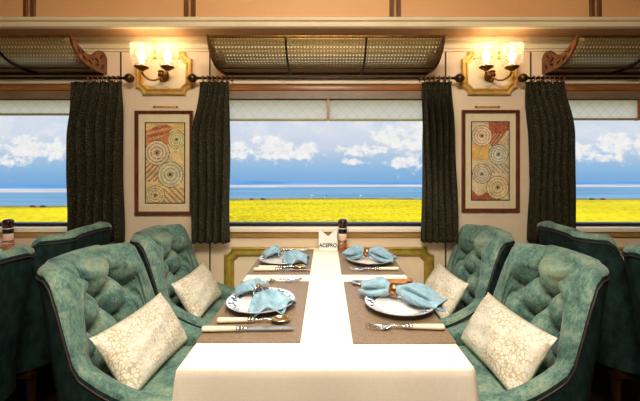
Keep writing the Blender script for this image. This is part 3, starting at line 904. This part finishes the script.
# rolled napkins drawn through a copper ring
def roll_napkin(label, loc, rz, La, Lb, seed):
    o = thing('ringed_napkin', label, 'napkin', loc, rz, group='blue napkins in copper rings on the right plates')
    rnd = random.Random(seed); ph = rnd.uniform(0, 6)
    bm = bmesh.new(); rings = []; n = 52; m = 40
    for j in range(m+1):
        t = -1+2*j/m
        L = La if t < 0 else Lb
        x = t*L
        a = abs(t)
        wv = .019+.036*sstep(.05, .55, a)*(1-.45*sstep(.65, 1, a)); hv = .019+.014*sstep(.05, .45, a)-.016*sstep(.5, 1, a)
        if t > 0: wv *= 1.12
        zc = .040-(.010 if t < 0 else .022)*sstep(.2, 1, a)
        ring = []
        for i in range(n):
            q = 2*PI*i/n
            f = 1+(.50*(abs(math.sin(2.5*q+ph+.9*t))-.62)+.16*(abs(math.sin(4.5*q+2*ph-1.4*t))-.6))*sstep(.04, .3, a)*(1-.75*sstep(.7, 1, a))
            xe = x+(.010*math.sin(2*q+ph)+.004*math.cos(3*q))*sstep(.75, 1, a)*(1 if t > 0 else -1)
            ring.append((xe, wv*f*math.cos(q)+(.010*math.sin(t*3)), max(.004, zc+hv*f*math.sin(q))))
        rings.append(ring)
    def shr(r, f, dx):
        cy = sum(p[1] for p in r)/n; cz = sum(p[2] for p in r)/n
        return [(p[0]+dx, cy+(p[1]-cy)*f, cz+(p[2]-cz)*f) for p in r]
    rings = [shr(rings[0], .25, .030), shr(rings[0], .7, .006)]+rings+[shr(rings[-1], .7, -.006), shr(rings[-1], .25, -.03)]
    bm_loft(bm, rings, True, True, True)
    from_bm('cloth', bm, M['napkin'], o, angle=80)
    bm = bmesh.new(); pr = []
    rr = []
    for xx, r_ in ((-.014, .0215), (-.014, .0235), (-.010, .0255), (0, .0265), (.010, .0255), (.014, .0235), (.014, .0215)):
        rr.append([(xx, r_*math.cos(2*PI*k/28), .040+r_*math.sin(2*PI*k/28)) for k in range(28)])
    bm_loft(bm, rr, True); from_bm('ring', bm, M['copper_ring'], o, angle=60)
    return o
roll_napkin('pale blue napkin in a copper ring on the front right plate', (.265, Y(1.345), MZ+.008), math.radians(-33), .135, .185, 2)
roll_napkin('pale blue napkin in a copper ring on the far right plate by the window', (.228, Y(1.935), MZ+.008), math.radians(-22), .125, .15, 4)

# cutlery, lying along +x with the handle at -x
def flat_loft(bm, secs):
    """sections: x, half width y, z centre, half thickness"""
    rings = []
    for x, w, z, h in secs:
        rings.append([(x, w*math.cos(2*PI*k/12), z+h*math.sin(2*PI*k/12)) for k in range(12)])
    bm_loft(bm, rings, True, True, True)
def handle_parts(o, mat, L=.105):
    bm = bmesh.new(); flat_loft(bm, [(-L-.012, .004, .008, .004), (-L-.010, .0085, .008, .0065), (-L-.004, .0095, .008, .007), (-L, .0095, .008, .007), (-.07, .0085, .008, .0065), (-.03, .0072, .008, .006), (-.012, .0068, .008, .0056)])
    from_bm('handle', bm, mat, o, angle=60)
    bm = bmesh.new(); flat_loft(bm, [(-.013, .0072, .008, .006), (-.010, .0088, .008, .0072), (-.006, .0088, .008, .0072), (-.003, .006, .008, .005), (0, .0082, .008, .0066), (.004, .0082, .008, .0066), (.008, .0052, .008, .0042), (.016, .0045, .008, .003)])
    from_bm('ferrule', bm, M['silver'], o, angle=60)
def knife(label, loc, rz, mat):
    o = thing('table_knife', label, 'knife', loc, rz, group='table knives'); handle_parts(o, mat); o.scale = (1.05, 1.3, 1.25)
    bm = bmesh.new()
    rings = []
    for x, a, b in ((.010, -.005, .005), (.022, -.006, .008), (.05, -.006, .0105), (.11, -.006, .0115), (.14, -.006, .0095), (.155, -.006, .004), (.160, -.005, -.002)):
        rings.append([(x, a, .0055), (x, b, .0065), (x, b, .0072), (x, a, .0085)])
    bm_loft(bm, rings, True, True, True); from_bm('blade', bm, M['silver'], o, angle=30); return o
def spoon(label, loc, rz, mat, bowl=None):
    o = thing('table_spoon', label, 'spoon', loc, rz, group='table spoons'); handle_parts(o, mat, .098); o.scale = (1.05, 1.3, 1.25)
    bm = bmesh.new(); flat_loft(bm, [(.014, .0045, .008, .003), (.03, .0035, .010, .0022), (.048, .0032, .011, .0022), (.060, .005, .009, .0022), (.066, .007, .0075, .002)])
    from_bm('neck', bm, M['silver'], o, angle=60)
    bm = bmesh.new(); G = []
    for j in range(9):
        r = j/8; row = []
        for i in range(28):
            a = 2*PI*i/28
            row.append((.092+.032*r*math.cos(a), .021*r*math.sin(a)*(1-.12*math.cos(a)), .003+.008*r*r))
        G.append(row)
    G = [[(p[0], p[1], p[2]+.0) for p in q] for q in G]
    bm_loft(bm, [[tuple(Vector((.092, 0, .003))+(Vector(p)-Vector((.092, 0, .003)))*.01) for p in G[1]]]+G[1:], True, True)
    b = from_bm('bowl', bm, bowl or M['silver'], o, angle=80); b.modifiers.new('thickness', 'SOLIDIFY').thickness = .0015
    return o
def fork(label, loc, rz, mat):
    o = thing('table_fork', label, 'fork', loc, rz, group='table forks'); handle_parts(o, mat, .098); o.scale = (1.05, 1.3, 1.25)
    bm = bmesh.new(); flat_loft(bm, [(.014, .0045, .008, .003), (.03, .0035, .010, .0022), (.048, .004, .011, .0022), (.060, .010, .008, .0016), (.070, .0125, .006, .0014), (.082, .0130, .005, .0013)])
    from_bm('neck', bm, M['silver'], o, angle=60)
    for k in (-1.5, -.5, .5, 1.5):
        bm = bmesh.new(); pts = [(.080, k*.0068, .005), (.095, k*.0070, .0045), (.115, k*.0070, .007), (.130, k*.0066, .013)]
        bm_tube(bm, pts, [.0022, .0019, .0017, .0008], 6); from_bm('tine', bm, M['silver'], o, angle=60)
    return o
def lay(d, px): return ((px-PX)*d/F, Y(d), MZ)
knife('silver knife with ivory handle in front of the left spoon, nearest the viewer', lay(1.100, 241), math.radians(1.5), M['ivory'])
spoon('ivory-handled spoon with gilt bowl beside the front left plate', lay(1.163, 252), math.radians(2), M['ivory'], M['goldspoon'])
fork('fork behind the front left plate, tines toward the table centre', lay(1.575, 272), math.radians(4), M['ivory'])
fork('ivory-handled fork in front of the front right plate, tines to the left', lay(1.115, 408), math.radians(178), M['ivory'])
spoon('tan-handled spoon behind the front right napkin, nearer the plate', lay(1.535, 381), math.radians(180), M['tan_handle'])
knife('tan-handled knife behind the front right napkin, farther from the plate', lay(1.57, 385), math.radians(179), M['tan_handle'])
knife('ivory-handled knife in front of the far left plate', lay(1.745, 278), math.radians(0), M['ivory'])
spoon('ivory-handled spoon between the far left plate and its knife', lay(1.785, 281), math.radians(2), M['ivory'], M['goldspoon'])
fork('fork behind the far left plate near the window', lay(2.16, 287), math.radians(3), M['ivory'])
fork('ivory-handled fork in front of the far right plate', lay(1.755, 376), math.radians(180), M['ivory'])
knife('tan-handled knife behind the far right plate near the window', lay(2.15, 371), math.radians(179), M['tan_handle'])

# napkin holder with notched faces
nh = thing('napkin_holder', 'white notched napkin holder with printed letters at far end of the table', 'napkin holder', ((328-PX)*2.205/F, Y(2.205), TT))
hw = .058
face = [(-hw, .008), (hw, .008), (hw, .128), (hw-.006, .128), (0, .084), (-hw+.006, .128), (-hw, .128)]
MX = Matrix(((1, 0, 0, 0), (0, 0, -1, 0), (0, 1, 0, 0), (0, 0, 0, 1)))
flat_shape('front_plate', face, [], .004, M['porcelain'], nh, Matrix.Translation((0, -.020, 0)) @ MX)
flat_shape('back_plate', face, [], .004, M['porcelain'], nh, Matrix.Translation((0, .020, 0)) @ MX)
box('base', -hw-.002, hw+.002, -.026, .026, 0, .012, M['porcelain'], nh, bev=.003)
box('paper_napkins', -hw+.004, hw-.004, -.014, .014, .0125, .088, M['paper'], nh, bev=.002)
text_mesh('lettering', 'ACEPRO', .034, .0004, M['ink'], nh, Matrix.Translation((0, -.0224, .024)) @ Matrix.Scale(.86, 4, (1, 0, 0)) @ MX)

def mill(label, loc):
    o = thing('pepper_mill', label, 'pepper mill', loc, group='pepper mills on the tables')
    lathe('jar', [(0, 0), (.026, 0), (.028, .003), (.0285, .03), (.028, .062), (.026, .066), (0, .066)], M['pepper'], o, 24)
    lathe('collar', [(.0285, .044), (.0292, .046), (.0292, .056), (.0285, .058)], M['silver'], o, 24, cap=False)
    lathe('band', [(0, .0662), (.0265, .0662), (.0275, .070), (.0275, .090), (.026, .094), (0, .094)], M['pink'], o, 24)
    lathe('neck', [(0, .0942), (.026, .0942), (.0265, .10), (.0262, .142), (0, .142)], M['label'], o, 24)
    lathe('grip', [(.0268, .108), (.0278, .111), (.0278, .134), (.0268, .137)], M['black'], o, 24, cap=False)
    lathe('cap', [(0, .1422), (.025, .1422), (.0285, .150), (.0275, .166), (.030, .178), (.029, .188), (.022, .196), (.010, .199), (0, .2)], M['maroon'], o, 24)
    return o
mill('dark-capped pepper mill beside the white napkin holder', ((342.7-PX)*2.205/F, Y(2.205), TT))
mill('dark-capped pepper mill at left edge of the photo, above a dark chair back', (-2.015, Y(2.2), TT))

# ------------------------------------------------------------------ outside: rape field, lake, far hills
H = 30.0; GZ = CZ-H
def dist(py): return H*F/(py-PY)
def shore(u, tab):
    for (a, ya), (b, yb) in zip(tab, tab[1:]):
        if a <= u <= b: t = (u-a)/(b-a); t = t*t*(3-2*t); return ya+(yb-ya)*t
    return tab[0][1] if u < tab[0][0] else tab[-1][1]
FIELD = [(-2.5, 208), (-.8, 207.5), (-.45, 201), (0, 199.5), (.5, 200), (2.5, 202)]
LAKE = [(-2.5, 193), (-.75, 192.6), (-.4, 187.5), (0, 187), (2.5, 187)]
us = [-2.4+4.8*i/120 for i in range(121)]
def strip(name, dn, df, z, mat, n=12):
    bm = bmesh.new(); rings = []
    for j in range(n+1):
        t = j/n; ring = []
        for u in us:
            a, b = dn(u), df(u); d = a*(b/a)**t
            ring.append((u*d, d-D0, z))
        rings.append(ring)
    bm_loft(bm, rings, False)
    return struct(from_bm(name, bm, mat, smooth=False))
def field_nodes(t, b, tc):
    o = tc.outputs['Object']
    n = t.noise(t.scalevec(o, 1, .45, 1), .35, 6, .75)
    n2 = t.noise(t.scalevec(o, .3, 1, 1), .03, 4, .6)
    k = t.math('ADD', t.math('MULTIPLY', n, .7), t.math('MULTIPLY', n2, .3))
    t.put(b.inputs['Base Color'], t.ramp(k, [(.36, rgba((118, 112, 10))), (.46, rgba((186, 166, 6))), (.56, rgba((214, 192, 8))), (.7, rgba((234, 214, 40)))]))
M['field'] = material('rape_flowers', rough=.9, spec=.05, build=field_nodes)
def lake_nodes(t, b, tc):
    o = tc.outputs['Object']
    n = t.noise(t.scalevec(o, .15, 1, 1), .03, 4, .6)
    t.put(b.inputs['Base Color'], t.ramp(n, [(.3, rgba((62, 112, 146))), (.7, rgba((98, 146, 172)))]))
    t.put(b.inputs['Normal'], t.bump(t.noise(t.scalevec(o, .3, 1, 1), .4, 3), .15, .3))
M['lake'] = material('lake_water', rough=.5, spec=.08, build=lake_nodes)
M['sand'] = material('pale_sand', rough=.9, spec=.05, build=mottled((160, 158, 160), (192, 184, 174), .02, stretch=(1, 4, 1)))
M['bank'] = material('dark_bank', rough=.9, spec=.05, build=mottled((104, 108, 60), (146, 132, 72), .08))
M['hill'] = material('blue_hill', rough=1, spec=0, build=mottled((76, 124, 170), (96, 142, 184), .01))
strip('rape_field', lambda u: 25.0, lambda u: dist(shore(u, FIELD)), GZ, M['field'], 24)
strip('shore_bank', lambda u: dist(shore(u, FIELD))-1, lambda u: dist(shore(u, FIELD)-1.9), GZ+.02, M['bank'], 3)
strip('lake', lambda u: dist(shore(u, FIELD))-2, lambda u: dist(shore(u, LAKE)), GZ-.15, M['lake'], 12)
strip('sand_shore', lambda u: dist(shore(u, LAKE))-1, lambda u: dist(shore(u, LAKE))+25, GZ+.05, M['sand'], 4)
def ridge(name, mat, tops, base_d, depth):
    bm = bmesh.new(); rings = []
    for f, k in ((-1, 0), (-.5, .6), (0, 1), (1, 0)):
        ring = []
        for i, u in enumerate(us):
            d = dist(shore(u, LAKE))+base_d+depth*f
            dc = dist(shore(u, LAKE))+base_d
            py = shore(u, tops)+.5*noise.noise(Vector((u*9, 3, base_d*.01)))+.5*noise.noise(Vector((u*30, 5, base_d*.01)))
            top = max(CZ-(py-PY)*dc/F-GZ, .3)
            ring.append((u*dc, d-D0, GZ-.5+top*k+.5*k))
        rings.append(ring)
    bm_loft(bm, rings, False)
    return struct(from_bm(name, bm, mat, angle=80))
ridge('sand_dunes', M['sand'], [(-2.5, 192.4), (-.75, 191.8), (-.4, 186.9), (0, 186.6), (.12, 185.6), (.3, 185.6), (.45, 186.6), (2.5, 186.6)], 60, 30)
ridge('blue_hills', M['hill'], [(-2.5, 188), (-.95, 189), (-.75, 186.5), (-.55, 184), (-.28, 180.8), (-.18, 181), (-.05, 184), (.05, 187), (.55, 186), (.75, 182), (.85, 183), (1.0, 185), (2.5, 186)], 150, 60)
# parked cars and flags along the shore bank
M['carred'] = material('red_car_paint', rough=.3, build=mottled((150, 30, 26), (170, 38, 32), 1))
M['cardark'] = material('dark_car_paint', rough=.3, build=mottled((40, 36, 44), (56, 50, 58), 1))
M['carwhite'] = material('white_car_paint', rough=.3, build=mottled((224, 222, 216), (236, 234, 230), 1))
def car(px, mat, label):
    u = (px-PX)/F; d = dist(shore(u, FIELD)-.3)
    o = thing('parked_car', label, 'car', (u*d, d-D0, GZ+.02), random.uniform(-.2, .2), group='tiny cars along the lake shore')
    bm = bmesh.new(); bm_loft(bm, [[(x, y*.85, z) for y in (-1, 1)]+[(x, y*.85, .35) for y in (1, -1)] for x, z in ((-2.2, .8), (-2.0, .95), (-.9, 1.0), (1.0, 1.0), (2.1, .85), (2.3, .6))], True, True, True)
    from_bm('body', bm, mat, o, smooth=False)
    bm = bmesh.new(); bm_loft(bm, [[(-1.7, -.8, 1), (1.1, -.8, 1), (1.1, .8, 1), (-1.7, .8, 1)], [(-1.2, -.7, 1.55), (.5, -.7, 1.55), (.5, .7, 1.55), (-1.2, .7, 1.55)]], True, True, True)
    from_bm('cabin', bm, M['black'], o, smooth=False)
    for x in (-1.4, 1.4):
        for y in (-.8, .8):
            lathe('wheel', [(0, -.1), (.34, -.1), (.34, .1), (0, .1)], M['black'], o, 12, Matrix.Translation((x, y, .34)) @ Matrix.Rotation(PI/2, 4, 'X'))
    return o
car(252, M['carred'], 'tiny red car by the lake, left part of the middle window')
car(263, M['cardark'], 'tiny dark car by the lake, right of the red one in the middle window')
car(33, M['carred'], 'tiny red car by the lake in the left-hand window')
car(43, M['cardark'], 'tiny dark car by the lake in the left-hand window')
car(592, M['cardark'], 'tiny dark car by the lake in the right-hand window')
car(603, M['carred'], 'tiny red car by the lake in the right-hand window')
car(417, M['carwhite'], 'tiny white vehicle by the lake near right curtain of the middle window')
for px, m, lab in ((311, 'carwhite', 'tiny white flag on a pole by the lake, left of the pepper mill'), (325, 'carred', 'tiny red flag on a pole by the lake, straight above the napkin holder'), (360, 'carwhite', 'tiny white flag on a pole by the lake, right of the pepper mill')):
    u = (px-PX)/F; d = dist(shore(u, FIELD)-.3)
    o = thing('flagpole', lab, 'flag', (u*d, d-D0, GZ+.02), group='tiny flags along the lake shore')
    tube('pole', [(0, 0, 0), (0, 0, 4.2)], .12, M['carwhite'], o, 6)
    bm = bmesh.new(); bm_loft(bm, [[(.1+1.5*i/6, .15*math.sin(i*1.4), z) for i in range(7)] for z in (3.0, 4.1)], False)
    f = from_bm('banner', bm, M[m], o); f.modifiers.new('thickness', 'SOLIDIFY').thickness = .05

# ------------------------------------------------------------------ sky
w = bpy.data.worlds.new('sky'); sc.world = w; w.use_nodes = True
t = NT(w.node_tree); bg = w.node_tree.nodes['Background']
tc = t.new('ShaderNodeTexCoord'); sp = t.new('ShaderNodeSeparateXYZ'); t.put(sp.inputs[0], tc.outputs['Generated'])
yy = t.math('MAXIMUM', sp.outputs[1], .12)
U = t.math('DIVIDE', sp.outputs[0], yy); V = t.math('DIVIDE', sp.outputs[2], yy)
cv = t.new('ShaderNodeCombineXYZ'); t.put(cv.inputs[0], U); t.put(cv.inputs[1], V)
base = t.ramp(t.smooth(V, -.08, .30), [(0, rgba((120, 170, 222))), (.10, rgba((144, 190, 230))), (.2, rgba((172, 202, 232))), (.30, rgba((200, 215, 236))), (.5, rgba((214, 226, 242))), (1, rgba((206, 220, 240)))])
n1 = t.noise(t.scalevec(cv.outputs[0], 1, 1.4, 1), 13, 7, .58, .3)
n2 = t.noise(t.scalevec(cv.outputs[0], 1, 1.2, 1), 42, 6, .6, .2)
veil = t.noise(t.scalevec(cv.outputs[0], 1, 2.6, 1), 5, 5, .55, .4)
# heaps of cumulus: bearing (px), height, widths as the window frames them
blobs = [(240, 152, 20, 9), (272, 147, 26, 12), (306, 150, 14, 10), (285, 155, 40, 5), (362, 150, 26, 7), (392, 138, 22, 14), (412, 143, 26, 13), (424, 132, 14, 12), (404, 163, 22, 6), (350, 162, 14, 4),
         (24, 148, 24, 15), (60, 152, 20, 11), (-20, 150, 30, 12), (8, 160, 24, 7), (584, 152, 16, 8), (618, 145, 22, 13), (648, 146, 26, 11), (600, 158, 30, 5), (480, 145, 30, 12), (540, 150, 26, 10), (150, 148, 40, 12), (205, 155, 20, 8), (720, 140, 50, 14), (-90, 145, 50, 14)]
dens = None
for px, py, wx, wy in blobs:
    du = t.math('MULTIPLY', t.math('SUBTRACT', U, (px-PX)/F), F/wx); dv = t.math('MULTIPLY', t.math('SUBTRACT', V, (PY-py)/F), F/wy)
    g = t.math('EXPONENT', t.math('MULTIPLY', t.math('ADD', t.math('MULTIPLY', du, du), t.math('MULTIPLY', dv, dv)), -1.0))
    dens = g if dens is None else t.math('MAXIMUM', dens, g)
edge = t.math('ADD', dens, t.math('MULTIPLY', t.math('SUBTRACT', t.math('ADD', t.math('MULTIPLY', n1, .5), t.math('MULTIPLY', n2, .6)), .55), 2.8))
cm = t.smooth(edge, .30, .80)
shade = t.ramp(t.math('ADD', n2, t.math('MULTIPLY', n1, .3)), [(.45, rgba((206, 216, 232))), (.60, rgba((242, 243, 244))), (.75, rgba((252, 251, 248)))])
high = t.math('MULTIPLY', t.smooth(veil, .40, .66), t.smooth(V, .02, .11))
high2 = t.math('MULTIPLY', t.smooth(n1, .42, .62), t.smooth(V, .07, .13))
skyc = t.mix(t.math('MULTIPLY', high, .65), base, rgba((226, 230, 238)))
skyc = t.mix(t.math('MULTIPLY', high2, .55), skyc, rgba((246, 246, 246)))
skyc = t.mix(t.math('MULTIPLY', cm, .95), skyc, shade)
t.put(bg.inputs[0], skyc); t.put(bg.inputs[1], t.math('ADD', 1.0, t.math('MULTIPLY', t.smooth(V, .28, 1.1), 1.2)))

# ------------------------------------------------------------------ lights
def light(name, typ, loc, rot, energy, col, **kw):
    L = bpy.data.lights.new(name, typ); L.energy = energy; L.color = col
    for k, v in kw.items(): setattr(L, k, v)
    o = bpy.data.objects.new(name, L); COL.objects.link(o); o.location = loc; o.rotation_euler = rot
    return o
light('sun', 'SUN', (0, -20, 40), (math.radians(38), 0, math.radians(-15)), .75, (1, .96, .88), angle=.01)
light('ceiling_fill', 'AREA', (0, -1.0, 2.47), (0, 0, 0), 8, (1, .93, .82), shape='RECTANGLE', size=.5, size_y=.5, spread=math.radians(90))  # unseen area light, added to brighten the table and chair fronts
light('aisle_fill', 'AREA', (0, -2.25, 2.46), (math.radians(40), 0, 0), 66, (1, .90, .77), shape='RECTANGLE', size=1.0, size_y=.25)  # added fill from above the camera, no fixture modelled; lifts walls and chairs

# ------------------------------------------------------------------ camera
cam = bpy.data.cameras.new('camera'); co = bpy.data.objects.new('camera', cam); COL.objects.link(co)
co.location = (0, -D0, CZ); co.rotation_euler = (PI/2, 0, 0)
cam.sensor_fit = 'HORIZONTAL'; cam.sensor_width = 36; cam.lens = 36*F/640
cam.shift_x = -(PX-320)/640; cam.shift_y = -(200.5-PY)/640
cam.clip_start = .02; cam.clip_end = 5000
sc.camera = co
sc.view_settings.view_transform = 'Standard'; sc.view_settings.look = 'None'
sc.view_settings.gamma = 1; sc.view_settings.use_curve_mapping = False
sc.view_settings.exposure = 0
